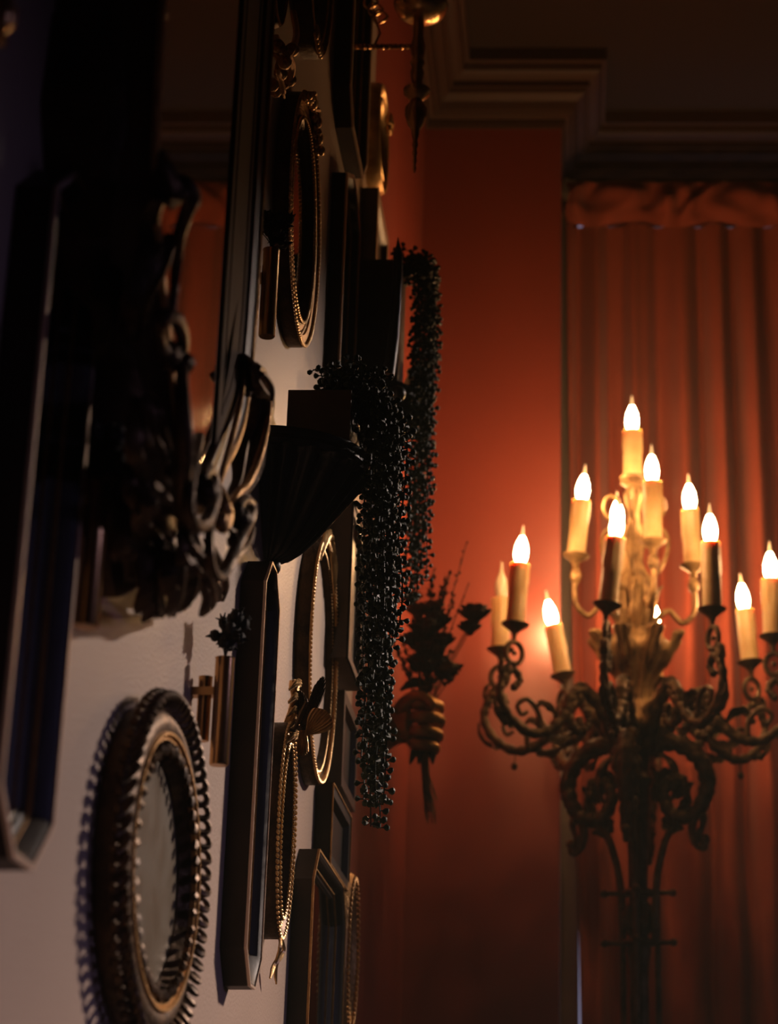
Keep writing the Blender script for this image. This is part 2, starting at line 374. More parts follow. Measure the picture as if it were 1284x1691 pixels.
# --- slim carved gilt frame between the long mirror and lower oval
po = pxoval([(459, 1400), (488, 1400), (484, 1195), (466, 1550)], .018)
pr = [(0, .0005), (0, .013), (.002, .017), (.006, .014), (.013, .012), (.018, .017), (.021, .010)]
t = frame('framed_picture', 'slim carved gilt oval frame with rope trims and ribbon tails, right of the long mirror', 'picture frame', po, pr, M['bronze'], M['picture'], .020, .008,
          ropes=[(.001, .017, .0020, .005), (.010, .0135, .0018, .0046), (.018, .0175, .0018, .0044)], rm=M['brightgilt'], inner_name='picture')
yc = sum(q[0] for q in po)/len(po); zt = max(q[1] for q in po); zb = min(q[1] for q in po)
b = MB()
b.tube(spline([W3((yc, zt-.004), .014), W3((yc+.004, zt+.02), .019), W3((yc-.002, zt+.04), .016)], 5), [.006]*6+[.0045]*4+[.003], 8)
for k in range(10):
    s = 1 if k % 2 else -1; z = zt-.02+.006*k
    b.leaf(spline([W3((yc+s*.002, z), .018), W3((yc+s*.011, z+.006), .023), W3((yc+s*.018, z-.002), .016)], 4), [.003, .004, .0045, .0045, .004, .0035, .003, .002, .001], (1, 0, 0))
b.build('crest', M['brightgilt'], t)
b = MB(); 
for s in (-1, 1):
    b.leaf(spline([W3((yc, zb+.004), .016), W3((yc+s*.012, zb-.008), .019), W3((yc+s*.005, zb-.022), .014), W3((yc+s*.020, zb-.036), .012)], 6), [.003]*16+[.002, .001, .0005], (1, 0, 0))
b.build('ribbon_tail', M['brightgilt'], t)
# --- far, small frames
def rectframe(px, p, label, m, inner, prof=None, lines=None, name='picture_frame', lw=.0013):
    L, R, T, B = [wp(*q, p) for q in px]
    poly = rect((L.y+R.y)/2, (T.z+B.z)/2-H, (R.y-L.y)/2, (T.z-B.z)/2)
    return frame(name, label, 'picture frame', poly, prof or [(0, .0005), (0, p), (.012, p), (.016, p-.006)], m, inner, .015, p-.007, edge=[(0, p, lw, lines)] if lines else None, inner_name='picture')
rectframe([(622, 350), (640, 400), (630, 345), (627, 500)], .02, 'small rectangular frame with pale gilt face, below the round gilt frame', M['brownwood'], M['picture'], lines=M['palegilt'], lw=.011)
rectframe([(578, 950), (601, 950), (590, 850), (585, 1118)], .028, 'plain dark brown rectangular frame just left of the hanging strands', M['brownwood'], M['picture'], lines=M['wood'])
rectframe([(567, 1200), (590, 1230), (578, 1160), (576, 1322)], .018, 'small reddish brown rectangular frame behind the tips of the strands', M['brownwood'], M['picture'])
rectframe([(547, 1350), (578, 1380), (563, 1318), (560, 1452)], .018, 'small dark frame with thin gilt edge, above the wide bottom mirror', M['wood'], M['picture'], lines=M['gilt'])
po = pxoval([(600, 1570), (618, 1570), (610, 1432), (600, 1800)], .02)
po = pxoval([(572, 1570), (591, 1570), (584, 1436), (576, 1710)], .022)
frame('framed_picture', 'far gilt oval frame at the bottom, right of the wide eight-sided mirror', 'picture frame', po, [(0, .0005), (0, .016), (.004, .022), (.010, .021), (.014, .014), (.020, .012), (.026, .018), (.030, .010)],
      M['gilt'], M['picture'], .029, .009, ropes=[(.008, .023, .0028, .007)], inner_name='picture')
# round gilt frame with knot
po = pxoval([(625, 220), (644, 220), (636, 141), (629, 299)], .02)
t = frame('framed_picture', 'small round gilt frame with ring mouldings and knot, left of the sconce pendant', 'picture frame', po, [(0, .0005), (0, .014), (.003, .020), (.008, .020), (.011, .013), (.016, .013), (.020, .020), (.024, .017), (.028, .010)],
      M['brightgilt'], M['picture'], .027, .009, inner_name='picture')
b = MB(); c = wp(640, 205, .026)
for k in range(6):
    a = k*PI/3; b.ell(c+Vector((.002, .008*math.cos(a), .010*math.sin(a))), (.005, .005, .006), 8, 6)
b.ell(c+Vector((.004, 0, 0)), (.005, .006, .006), 8, 6); b.build('knot', M['gilt'], t)
# upper partial oval with clasp
po = pxoval([(506, -120), (556, -140), (534, -420), (529, 112)], .018)
t = frame('oval_mirror', 'dark oval mirror cut by the top edge, with a small gilt clasp at its foot', 'mirror', po, [(0, .0005), (0, .013), (.002, .018), (.006, .018), (.010, .012), (.014, .015), (.018, .010), (.022, .008)],
          M['bronze'], M['mirror'], .021, .006, edge=[(.003, .0185, .0012, M['gilt']), (.013, .0155, .001, M['gilt'])])
b = MB(); zb = min(po, key=lambda q: q[1])
for k in range(6): b.ell(W3((zb[0]+(k-2.5)*.0075, zb[1]+.004+.001*abs(k-2.5)), .020), (.0035, .0042, .008), 7, 5, Matrix.Rotation((k-2.5)*-.15, 3, 'X'))
b.build('clasp', M['brightgilt'], t)
# hanging curled ornament + dark oval in the upper middle
po = pxoval([(449, -150), (486, -160), (470, -380), (462, 62)], .03)
t = frame('oval_mirror', 'dark oval mirror with a curled gilt drop at its foot, cut by the top edge', 'mirror', po, [(0, .0005), (0, .022), (.003, .03), (.008, .029), (.014, .018)], M['bronze'], M['mirror'], .013, .014, edge=[(.004, .0305, .0012, M['gilt'])])
b = MB()
def px(pts, n=6): return spline([wp(*q) for q in pts], n)
b.tube(px([(484, 20, .03), (489, 55, .035), (485, 75, .04), (474, 92, .04), (468, 82, .035), (476, 78, .035)]), [.003]*20+[.002]*11, 7)
b.tube(px([(456, 62, .02), (454, 85, .025), (462, 98, .03), (472, 92, .035)]), .003, 7)
b.tube(px([(462, 98, .03), (458, 115, .03), (463, 130, .03), (467, 150, .03), (469, 162, .028)]), [.0025]*20+[.001]*5, 7)
b.tube(px([(476, 92, .04), (482, 108, .038), (480, 125, .035), (472, 140, .03), (468, 155, .03)]), [.003]*20+[.001]*5, 7)
for q in ((459, 76, .03), (470, 103, .038), (482, 82, .04), (463, 122, .03), (478, 132, .033), (450, 140, .012), (455, 150, .012)): b.ell(wp(*q), (.006, .006, .006), 7, 5)
b.build('curled_drop', M['gilt'], t)
# ------------------------------------------------------------------ the large carved mirror
t = thing('carved_mirror', 'huge dark carved mirror with scrolling acanthus foot and gilt inner edge', 'mirror', (WX, 1.083, .33+H))
bot = [(1.250, .560), (1.238, .515), (1.212, .482), (1.180, .455), (1.152, .428), (1.118, .402), (1.083, .392)]
sp = [(v.x, v.y) for v in spline([Vector((a_, b_, 0)) for a_, b_ in bot], 5)]
far = [(1.253, .60)]+sp[1:]
left = [(2*1.083-a_, b_) for a_, b_ in far[:-1]][::-1]
poly = left[:]+[(0.913, .60)]
poly = [(a_, b_) for a_, b_ in left]
outline = [(.913, 1.30)]+[(max(a_, .913), b_) for a_, b_ in left]
# counter-clockwise seen from the room (+y to the right, +z up): top-left down, along the foot, up the far side
outline = [(.913, 1.34)]+[(a_, b_) for a_, b_ in sorted(set(left), key=lambda q: q[0])]+[(a_, b_) for a_, b_ in sorted(set(far), key=lambda q: q[0])][0:]+[(1.253, 1.34)]
o2 = []
for q in outline:
    if not o2 or (abs(q[0]-o2[-1][0])+abs(q[1]-o2[-1][1])) > .002: o2.append(q)
outline = o2
b = MB(); sweep(b, outline, [(-.004, .0005), (-.004, .040), (.0, .054), (.003, .055), (.008, .0545), (.0175, .0535), (.0185, .0525), (.0185, .0005), (-.004, .0005)]); b.build('moulding', M['brownwood'], t, 30)
b = MB(); sweep(b, outline, [(-.0022, .0535), (-.0018, .0562), (.0016, .0570), (.0034, .0560), (.0032, .053), (-.0022, .0535)]); b.build('gilt_line', M['gilt'], t)
panel(MB(), outline, .018, .0500, .016).build('mirror_glass', M['mirror'], t)
brd = [(1.157, 1.335), (1.157, .455), (1.18, .477), (1.205, .505), (1.228, .54), (1.2335, .58), (1.2335, 1.335)]
b = MB(); sweep(b, brd, [(0, .0500), (0, .0512), (.001, .0518), (.012, .0516), (.0125, .0522), (.014, .0522), (.0145, .0516), (.030, .0516)]); o_ = offset(brd, .0299); b0 = len(b.v); b.v += [W3(q_, .0516) for q_ in o_]; b.f.append(tuple(range(b0, b0+len(o_)))); b.build('flat_border', M['varnish'], t, 30)
def scroll(path, r0, r1, name='scroll', m=None, n=6, seg=9, flat=1., curl=None):
    pts = px(path, n); k = len(pts)
    b = MB(); rad = [lerp(r0, r1, i/(k-1))*(.75+.25*math.sin(PI*min(1, i/(k-1)*1.15))) for i in range(k)]
    b.tube(pts, rad, seg, flat=flat); b.ell(pts[-1], (r1*1.5,)*3, 8, 6)
    return b.build(name, m or M['bronze'], t)
def acanthus(path, w, name='acanthus_leaf', m=None, lobes=4, nrm=(1, 0, 0), n=5, cup=.45):
    pts = px(path, n); k = len(pts)
    wd = [w*max(.12, math.sin(PI*(.12+.86*i/(k-1)))) for i in range(k)]
    b = MB(); b.leaf(pts, wd, nrm, cup, .002, lobes); b.tube([p+Vector(nrm)*.001 for p in pts], [w*.12]*k, 6)
    return b.build(name, m or M['bronze'], t)
# far ear and its long cupped leaf
acanthus([(392, 640, .045), (410, 618, .055), (432, 618, .066), (447, 640, .066), (446, 670, .06)], .013, lobes=3)
acanthus([(440, 640, .060), (437, 700, .058), (424, 760, .056), (404, 805, .056), (382, 830, .058)], .017, lobes=2, nrm=(1, -.5, 0))
scroll([(446, 650, .062), (441, 700, .060), (428, 755, .060), (410, 796, .060), (392, 815, .060), (376, 842, .060), (372, 858, .062)], .0022, .0035, 'edge_roll', M['gilt'])
scroll([(404, 610, .054), (397, 662, .056), (378, 740, .058), (360, 806, .060), (352, 850, .060)], .0018, .0026, 'edge_roll', M['gilt'])
# scroll loops at the far side of the foot
scroll([(318, 745, .060), (330, 720, .05), (322, 760, .066), (313, 800, .070), (311, 840, .070), (322, 868, .070), (340, 862, .070), (352, 825, .068), (350, 790, .066), (342, 775, .066), (334, 792, .068), (340, 812, .070)], .0028, .0055, m=M['bronze'])
scroll([(356, 820, .060), (348, 860, .066), (345, 905, .070), (352, 945, .070), (366, 950, .070), (384, 915, .072), (400, 880, .072), (412, 856, .072), (414, 835, .070), (402, 826, .070), (392, 838, .072), (396, 856, .072)], .0028, .0050, m=M['bronze'])
scroll([(362, 812, .062), (366, 830, .070), (372, 850, .072), (368, 872, .072), (362, 860, .070)], .0055, .004, m=M['gilt'])
acanthus([(385, 880, .070), (398, 905, .070), (410, 895, .068), (417, 872, .066)], .009, lobes=3)
acanthus([(300, 880, .060), (318, 905, .066), (335, 925, .066), (338, 950, .062)], .012, lobes=3)
acanthus([(345, 950, .060), (352, 975, .055), (352, 995, .045), (346, 1005, .03)], .012, lobes=2)
# drop at the centre of the foot
acanthus([(290, 905, .050), (300, 940, .060), (296, 985, .050), (284, 1016, .034)], .013, lobes=3, m=M['bronze'])
acanthus([(262, 880, .040), (262, 940, .048), (262, 985, .042), (264, 1016, .030)], .018, lobes=4)
acanthus([(318, 880, .050), (330, 930, .052), (322, 975, .040), (310, 992, .03)], .018, lobes=3)
acanthus([(345, 900, .045), (362, 930, .048), (372, 965, .035), (365, 990, .020)], .016, lobes=3)
# solid carved body of the foot
foot = [wp(*q, 0) for q in ((246, 1002), (262, 1010), (288, 1004), (330, 985), (365, 975))]
b = MB()
bodyo = [(.905, .60), (.900, .545), (.925, .500), (.955, .468), (.985, .440), (1.010, .405), (1.035, .370), (1.065, .345), (1.083, .338), (1.101, .345), (1.131, .370), (1.156, .405), (1.181, .425), (1.211, .445), (1.245, .470), (1.272, .520), (1.266, .560), (1.253, .60)]
inner = offset(outline, 0)
n = len(bodyo)
up = []
for a_, z_ in bodyo:
    # matching point on the moulding's outer line
    q = min(((u, v) for u, v in outline if v < .61), key=lambda q: (q[0]-a_)**2*1.0+(q[1]-z_)**2*.25); up.append(q)
rows = []
for f_, p_ in ((0, .0005), (0, .016), (.25, .030), (.6, .036), (1, .040)):
    rows.append([W3((lerp(a_, q[0], f_), lerp(z_, q[1], f_)), p_+.006*math.sin(9*k_/n*PI)*(0 < f_ < 1)) for k_, ((a_, z_), q) in enumerate(zip(bodyo, up))])
b.grid(rows); b.build('carved_foot', M['bronze'], t)
# near side: leaves and scrolls climbing the near stile
scroll([(300, 600, .062), (302, 560, .066), (292, 530, .068), (276, 522, .066), (262, 540, .062), (264, 570, .058), (276, 585, .058)], .0035, .0055)
scroll([(284, 525, .058), (290, 450, .060), (296, 390, .064), (308, 350, .070), (318, 328, .072), (308, 306, .070), (290, 300, .064), (280, 315, .06)], .0028, .0060)
acanthus([(240, 420, .045), (262, 340, .058), (290, 298, .070), (316, 318, .078), (312, 350, .076)], .014, lobes=4)
acanthus([(225, 560, .040), (245, 490, .050), (270, 440, .058), (285, 390, .060)], .018, lobes=3)
acanthus([(205, 330, .025), (222, 250, .035), (232, 200, .040), (247, 180, .044)], .016, lobes=3)
acanthus([(215, 200, .030), (225, 120, .036), (240, 80, .044), (262, 68, .05)], .016, lobes=4)
acanthus([(210, 90, .030), (222, 30, .036), (245, 15, .044), (270, 30, .052)], .016, lobes=4)
acanthus([(190, 640, .018), (192, 540, .030), (215, 470, .038), (240, 480, .042)], .020, lobes=4)
acanthus([(200, 480, .020), (195, 400, .030), (210, 320, .034), (232, 300, .04)], .020, lobes=4)
acanthus([(290, 820, .050), (262, 775, .056), (240, 720, .056), (226, 660, .048)], .014, lobes=3)
acanthus([(280, 890, .048), (255, 840, .052), (235, 790, .050), (214, 745, .040)], .014, lobes=3)
acanthus([(285, 760, .058), (270, 710, .060), (258, 670, .058), (246, 650, .050)], .010, lobes=3)
acanthus([(260, 960, .040), (240, 900, .042), (215, 850, .038), (200, 800, .028)], .018, lobes=4)
acanthus([(230, 840, .038), (240, 820, .050), (250, 832, .056), (240, 858, .050)], .008, lobes=2)
scroll([(232, 870, .040), (246, 850, .052), (250, 830, .058), (240, 822, .052), (232, 838, .048)], .003, .004)
scroll([(305, 880, .060), (302, 800, .066), (303, 720, .070), (300, 650, .068), (302, 600, .064)], .0060, .0045, 'stem_roll')
# small bright stud that catches the light on the stile
# ------------------------------------------------------------------ brass tube vases with seed heads
def tubevase(x, ytop, ybot, xt, label, flab, seed, bushy):
    p = .022; bt = wp(x, ybot, p); tp = Vector((bt.x, bt.y, bt.z+.078))
    t = thing('mounted_tube_vase', label, 'wall vase', bt, None)
    prof = [(.0, 0), (.0062, 0), (.0068, .001), (.0068, .0765), (.0072, .078), (.0062, .078), (.0060, .005), (0, .005)]
    b = MB(); b.lathe(bt, prof, 24); b.build('tube', M['brass'], t)
    b2 = bt+Vector((-.0135, .003, .018)); k = .60
    b = MB(); b.lathe(b2, [(r*.72, h*k) for r, h in prof], 20); b.build('tube', M['brass'], t)
    b = MB(); b.box((WX, bt.y-.004, bt.z+.05), (bt.x-.0062, bt.y+.006, bt.z+.056)); b.build('wall_bracket', M['brass'], t)
    r = random.Random(seed); b = MB()
    for i in range(bushy):
        a = r.uniform(0, 2*PI); u = r.random(); sp_ = r.uniform(.003, .013); h = r.uniform(.008, .030)
        e = tp+Vector((sp_*math.cos(a)+.001, sp_*math.sin(a), h))
        b.tube(spline([Vector((bt.x, bt.y, bt.z+.03)), tp, e], 4), .0004, 5)
        b.ell(e, (.0038, .0038, .0046), 7, 5)
        for j in range(5): 
            d = Vector((r.uniform(-1, 1), r.uniform(-1, 1), r.uniform(-.6, 1))).normalized()
            b.leaf([e, e+d*.004, e+d*.0075], [.0018, .0014, .0003], d.orthogonal(), .2, .0003)
    o = b.build('dried_seed_heads', M['darkdried']); tag(o, flab, 'dried flowers')
tubevase(140, 790, 1036, 167, 'brass double tube vase right of the nearest eight-sided mirror', 'dark dried seed heads in the leftmost brass tube vase', 3, 34)
tubevase(361, 1080, 1264, 373, 'brass double tube vase over the long mirror, right of the openwork oval', 'dark dried seed heads in the middle, lowest brass tube vase', 4, 18)
tubevase(440, 400, 556, 447, 'brass double tube vase left of the rope-edged upper oval', 'dark dried seed heads in the highest brass tube vase', 5, 30)
# ------------------------------------------------------------------ butterfly
YW = 1.775; c = yp(505, 1195, YW)
t = thing('butterfly_ornament', 'brass butterfly with fluted wings beside the top of the slim carved frame', 'ornament', c)
MB().tube([Vector((WX, c.y, c.z-.004)), c+Vector((-.010, 0, -.006)), c+Vector((-.004, -.001, .010)), c+Vector((0, -.001, .02))], [.001, .0022, .0028, .0016], 8).build('body', M['bronze'], t)
def fan(base, tip, w0, w1, name, m, nrm):
    b = MB(); base = Vector(base); tip = Vector(tip); d = tip-base; N = Vector(nrm).normalized(); sd = d.normalized().cross(N).normalized(); top = []; K = 45
    for i in range(9):
        f_ = i/8; rr = []
        for k in range(K):
            s_ = (k/(K-1)*2-1); w = lerp(w0, w1, math.sin(f_*PI*.5)); dd = d*(f_*(1-.25*s_*s_))
            rr.append(base+dd+sd*(w*s_)+N*(.0011*math.cos(s_*PI*9)*(.3+.7*f_)-.003*s_*s_*f_))
        top.append(rr)
    b.grid(top); b.grid([[q-N*.0008 for q in r[::-1]] for r in top]); b.build(name, m, t, 70)
fan(yp(503, 1200, YW), yp(534, 1117, YW+.004), .003, .0058, 'upper_wing', M['bronze'], (.1, -1, .1))
fan(yp(506, 1208, YW), yp(494, 1140, YW+.012), .003, .0070, 'upper_wing', M['bronze'], (.3, -1, .1))
fan(yp(506, 1212, YW-.001), yp(541, 1176, YW-.006), .0015, .0125, 'lower_wing', M['brightgilt'], (.1, -1, -.2))
fan(yp(500, 1206, YW-.002), yp(499, 1248, YW-.004), .003, .0056, 'lower_wing', M['brightgilt'], (.1, -1, .2))
# small brass finial at the left edge, high up
c = wp(2, 30, .05); b = MB()
b.lathe(c+Vector((0, 0, -.012)), [(0, 0), (.003, .001), (.0022, .006), (.005, .010), (.0055, .016), (.003, .022), (.0012, .026), (0, .027)], 16)
b.tube([Vector((WX, c.y+.0, c.z-.006)), Vector((WX+.03, c.y, c.z-.012)), c+Vector((0, 0, -.011))], .0018, 8)
tag(b.build('brass_hook', M['brass']), 'small brass hook with a knob, high at the left edge', 'hook')
# ------------------------------------------------------------------ black fluted shelf and the plants
Yb = 1.70; zt = yp(430, 704, 1.622).z; dr = zt-yp(475, 932, Yb).z
def shelf(Yc, ztop, depth, half, drop, label, name='wall_shelf'):
    t = thing(name, label, 'shelf', (WX, Yc, ztop-drop))
    b = MB(); K = 40; prof_ = [(1, 0), (1.0, -.003), (.975, -.006), (.985, -.010), (.95, -.014)]
    rows = []
    for r, h in prof_:
        rows.append([Vector((WX+.0005+r*depth*math.sin(a), Yc-r*half*math.cos(a), ztop+h)) for a in [PI*k/K for k in range(K+1)]])
    i0 = b.grid(rows); b.f.append(tuple(i0+k for k in range(K+1))); l = i0+(len(prof_)-1)*(K+1); b.f.append(tuple(l+k for k in range(K+1))[::-1])
    b.build('shelf_top', M['black'], t)
    b = MB(); rows = []
    for i in range(15):
        f_ = i/14; s_ = (1-f_)**.58*.90+.06; e = .05*math.sin(f_*PI)
        rows.append([Vector((WX+.0005+(s_-e)*depth*math.sin(a)*(1+.05*math.cos(a*22)), Yc-(s_-e)*half*math.cos(a)*(1+.05*math.cos(a*22)), ztop-.0145-f_*(drop-.0145))) for a in [PI*k/88 for k in range(89)]])
    i0 = b.grid(rows); b.f.append(tuple(i0+k for k in range(89))); l = i0+14*89; b.f.append(tuple(l+k for k in range(89))[::-1])
    b.build('fluted_bracket', M['black'], t, 60)
    b = MB(); b.ell((WX+.007, Yc, ztop-drop-.002), (.0065, .008, .008), 10, 8); b.build('drop_finial', M['black'], t)
    return t
shelf(Yb, zt, .088, .082, dr, 'black half-round wall shelf with fluted tapering bracket, under the front trailing plant')
# planter box standing on it
def planter(Yc, zb, x0, x1, hy, h, label, m, name='planter_box'):
    t = thing(name, label, 'planter', ((x0+x1)/2, Yc, zb))
    b = MB(); th = .004
    o_ = [(x0, Yc-hy), (x1, Yc-hy), (x1, Yc+hy), (x0, Yc+hy)]; i_ = [(x0+th, Yc-hy+th), (x1-th, Yc-hy+th), (x1-th, Yc+hy-th), (x0+th, Yc+hy-th)]
    rows = [[Vector((a_, b_, z)) for a_, b_ in q] for q, z in ((o_, zb), (o_, zb+h), (i_, zb+h), (i_, zb+h*.8))]
    i0 = b.grid(rows, cu=True); b.f.append((i0+3, i0+2, i0+1, i0)); b.build('box', m, t)
    b = MB().box((x0+th, Yc-hy+th, zb+h*.7), (x1-th, Yc+hy-th, zb+h*.8)); b.build('soil', M['darkdried'], t)
    return t
pz = zt+.0003
planter(Yb, pz, WX+.018, WX+.074, .040, .050, 'dark wooden planter box on the black half-round shelf', M['brownwood'])
def leafbead(mb, base, d, L, r, rr):
    d = d.normalized(); u = d.orthogonal().normalized(); w = d.cross(u); rows = []
    for h, q in ((0, .15), (.34, .22), (.58, .78), (.78, 1.), (.94, .68), (1., .15)):
        rows.append([base+d*(L*h)+(u*math.cos(k*PI/3)+w*math.sin(k*PI/3)*rr)*(r*q) for k in range(6)])
    b0 = mb.grid(rows, cu=True); mb.f.append(tuple(b0+30+k for k in range(6)))
def strand(path, L, r, step, seed, parent, zcut=None):
    q = random.Random(seed); pts = spline(path, 10); b = MB(); b.tube(pts, .0007, 5)
    acc = 0; a = q.uniform(0, 6)
    for i in range(1, len(pts)):
        acc += (pts[i]-pts[i-1]).length
        tg = (pts[i]-pts[i-1]).normalized()
        while acc > step:
            acc -= step; a += 1.7+q.uniform(-.3, .3); u = tg.orthogonal().normalized(); w = tg.cross(u)
            for s_ in (0, PI):
                d = u*math.cos(a+s_)+w*math.sin(a+s_)-tg*.0+Vector((0, 0, .04+q.uniform(-.18, .18)))
                leafbead(b, pts[i-1].lerp(pts[i], q.random()), d, L*q.uniform(.8, 1.15), r*q.uniform(.85, 1.1), .8)
    b.build('strand', M['leaf'], parent)
# front plant: list of (x at mid height, p as distance down the room Y, bottom y)
def plant(label, Yc, top, targets, L, r, step, seed, x_in):
    root = thing('trailing_succulent', label, 'plant', top)
    q = random.Random(seed)
    for i, (x, Y, yend) in enumerate(targets):
        e = yp(x, yend, Y); s0 = Vector((x_in[0]+q.uniform(0, 1)*(x_in[1]-x_in[0]), Yc+q.uniform(-.03, .03), top[2]-.006))
        hi = top[2]+q.uniform(.004, .022); xo = e.x
        pth = [s0, Vector((lerp(s0.x, xo, .35), lerp(s0.y, Y, .3), hi)), Vector((lerp(s0.x, xo, .85), lerp(s0.y, Y, .8), hi-.008)), Vector((xo+q.uniform(-.002, .002), Y, hi-.035))]
        z = hi-.035
        while z-e.z > .07: z -= .05; pth.append(Vector((xo+q.uniform(-.0025, .0025), Y+q.uniform(-.003, .003), z)))
        pth.append(e)
        strand(pth, L, r, step, seed*100+i, root)
    return root
tg = []
q = random.Random(11)
ends = [(658, 1040), (652, 1060), (646, 1030), (640, 1100), (634, 1180), (628, 1368), (621, 1335), (612, 1365), (606, 1290), (600, 1320), (596, 1250), (630, 1210), (636, 980), (650, 870), (622, 1240), (614, 1150), (607, 1090), (598, 1010), (644, 940), (618, 1300), (604, 1200), (625, 1100), (600, 880), (632, 1330)]
for x, ye in ends:
    # x is where the strand ends; strands hang true
    tg.append((x, q.uniform(1.67, 1.79), ye))
root = plant('bushy bead-leaved succulent in the front box, its long strands cascading past the black fluted shelf', Yb, Vector((WX+.045, Yb, pz+.050)), tg, .0088, .0036, .0074, 5, (WX+.030, WX+.068))
# short crown of the front plant
for i in range(34):
    a = q.uniform(0, 2*PI); s0 = Vector((WX+.056+q.uniform(-.010, .012), Yb+q.uniform(-.03, .03), pz+.042)); R = q.uniform(.012, .036)
    xe = max(WX+.02, s0.x+R*math.cos(a)+.018)
    e = Vector((xe, s0.y+R*math.sin(a), s0.z+q.uniform(-.022, .036)))
    strand([s0, (s0+e)/2+Vector((0, 0, .018)), e], .0090, .0036, .0066, 900+i, root)
# second plant: shelf, dark box, cream pot, farther
zs2 = yp(620, 636, 2.25).z; h2 = yp(620, 432, 2.24).z-zs2
shelf(2.30, zs2, .090, .085, .10, 'small black half-round shelf behind the front trailing plant')
planter(2.275, zs2+.0003, WX+.004, WX+.060, .040, h2, 'tall dark wooden box on the rear half-round shelf', M['wood'])
cpt = Vector((-.1935, 2.348, zs2+.0003))
t = thing('ceramic_pot', 'small cream glazed pot glimpsed through the rear trailing plant', 'pot', cpt)
b = MB(); b.lathe(cpt, [(r*1.28, h_*1.28) for r, h_ in [(0, 0), (.009, 0), (.012, .010), (.0145, .024), (.014, .036), (.011, .042), (.0125, .047), (.0115, .047), (.010, .042), (0, .040)]], 20); b.build('pot', M['ceramic'], t)
tg = [(700, 900), (694, 940), (688, 985), (682, 1000), (676, 975), (706, 830), (711, 740), (714, 660), (702, 780), (690, 860), (697, 700), (709, 600), (684, 920), (676, 880), (672, 995), (704, 960)]
plant('rear trailing succulent with shorter strands against the red wall', 2.29, Vector((WX+.05, 2.29, zs2+h2)), [(x, q.uniform(2.22, 2.32), ye) for x, ye in tg], .0088, .0036, .0082, 6, (WX+.03, WX+.055))
# dark horn ornament between the plants
c = yp(656, 650, 2.10); b = MB()
tip = yp(657, 392, 2.10); mid = yp(655, 520, 2.10)
t = thing('horn_ornament', 'tall black tapering horn on a round black knob between the two plants', 'ornament', c)
MB().tube(spline([yp(641, 620, 2.10), yp(649, 560, 2.10), yp(655, 480, 2.10), yp(657, 425, 2.10), tip], 8), [lerp(.0068, .0052, k/24) for k in range(25)]+[.0048, .0042, .0036, .0030, .0022, .0016, .001, .0004], 14).build('horn', M['black'], t)
MB().ell(c, (.0095, .0095, .0095), 14, 10).build('knob', M['black'], t)
MB().tube([Vector((WX, c.y, c.z)), Vector((c.x-.004, c.y, c.z))], .003, 8).build('wall_arm', M['black'], t)
# ------------------------------------------------------------------ wall sconce, top
Ys = 2.02; c = yp(690, 77, Ys); xs = c.x
t = thing('wall_sconce', 'brass sconce with a round drip dish, twisted arm and long turned pendant', 'sconce', Vector((WX, Ys, c.z)))
b = MB(); n = 60; z0 = c.z
for j in (0, 1):
    b.tube([Vector((lerp(WX, xs, k/n), Ys+.0018*math.cos(k*.9+PI*j), z0+.0018*math.sin(k*.9+PI*j))) for k in range(n+1)], .0019, 6)
b.build('twisted_arm', M['brass'], t)
b = MB(); b.lathe((WX+.0005, Ys, z0), [(0, 0), (.020, 0), (.020, .003), (.012, .006), (.008, .010), (0, .011)], 20, (1, 0, 0)); b.build('backplate', M['brass'], t)
zz = lambda y: yp(690, y, Ys).z
b = MB(); pf = [(285, .001), (278, .0022), (272, .0014), (266, .0026), (259, .0018), (252, .003), (246, .002), (239, .0036), (232, .0024), (224, .0042), (214, .005), (205, .0095), (192, .0125), (180, .0128), (172, .009), (166, .0065), (162, .010), (155, .015), (149, .0155), (144, .010), (138, .006), (130, .0072), (120, .0082), (112, .0062), (104, .0088), (96, .0066), (88, .0082), (76, .0088), (60, .006), (45, .0065), (30, .006)]
b.lathe((xs, Ys, 0), [(r, zz(y)) for y, r in pf], 20); b.build('turned_pendant', M['brass'], t)
b = MB(); dz = zz(32)
b.lathe((xs+.002, Ys, dz), [(.004, 0), (.018, .002), (.027, .008), (.031, .016), (.032, .020), (.030, .020), (.025, .011), (.016, .006), (.006, .005)], 32); b.build('drip_dish', M['brass'], t)
b = MB(); g = yp(620, 18, Ys)
for k in range(3):
    cc = g+Vector((.006*k-.006, 0, .012-.010*k)); b.tube([cc+Vector((.008*math.cos(a), .003*math.sin(a*2), .008*math.sin(a))) for a in [i*2*PI/16 for i in range(17)]], .0016, 6)
b.tube([Vector((WX, Ys, g.z+.03)), g+Vector((-.006, 0, .02)), g+Vector((.0, 0, -.012)), g+Vector((.006, 0, -.03)), Vector((lerp(WX, xs, .45), Ys, z0))], .0015, 6)
b.build('chain_links', M['brass'], t)
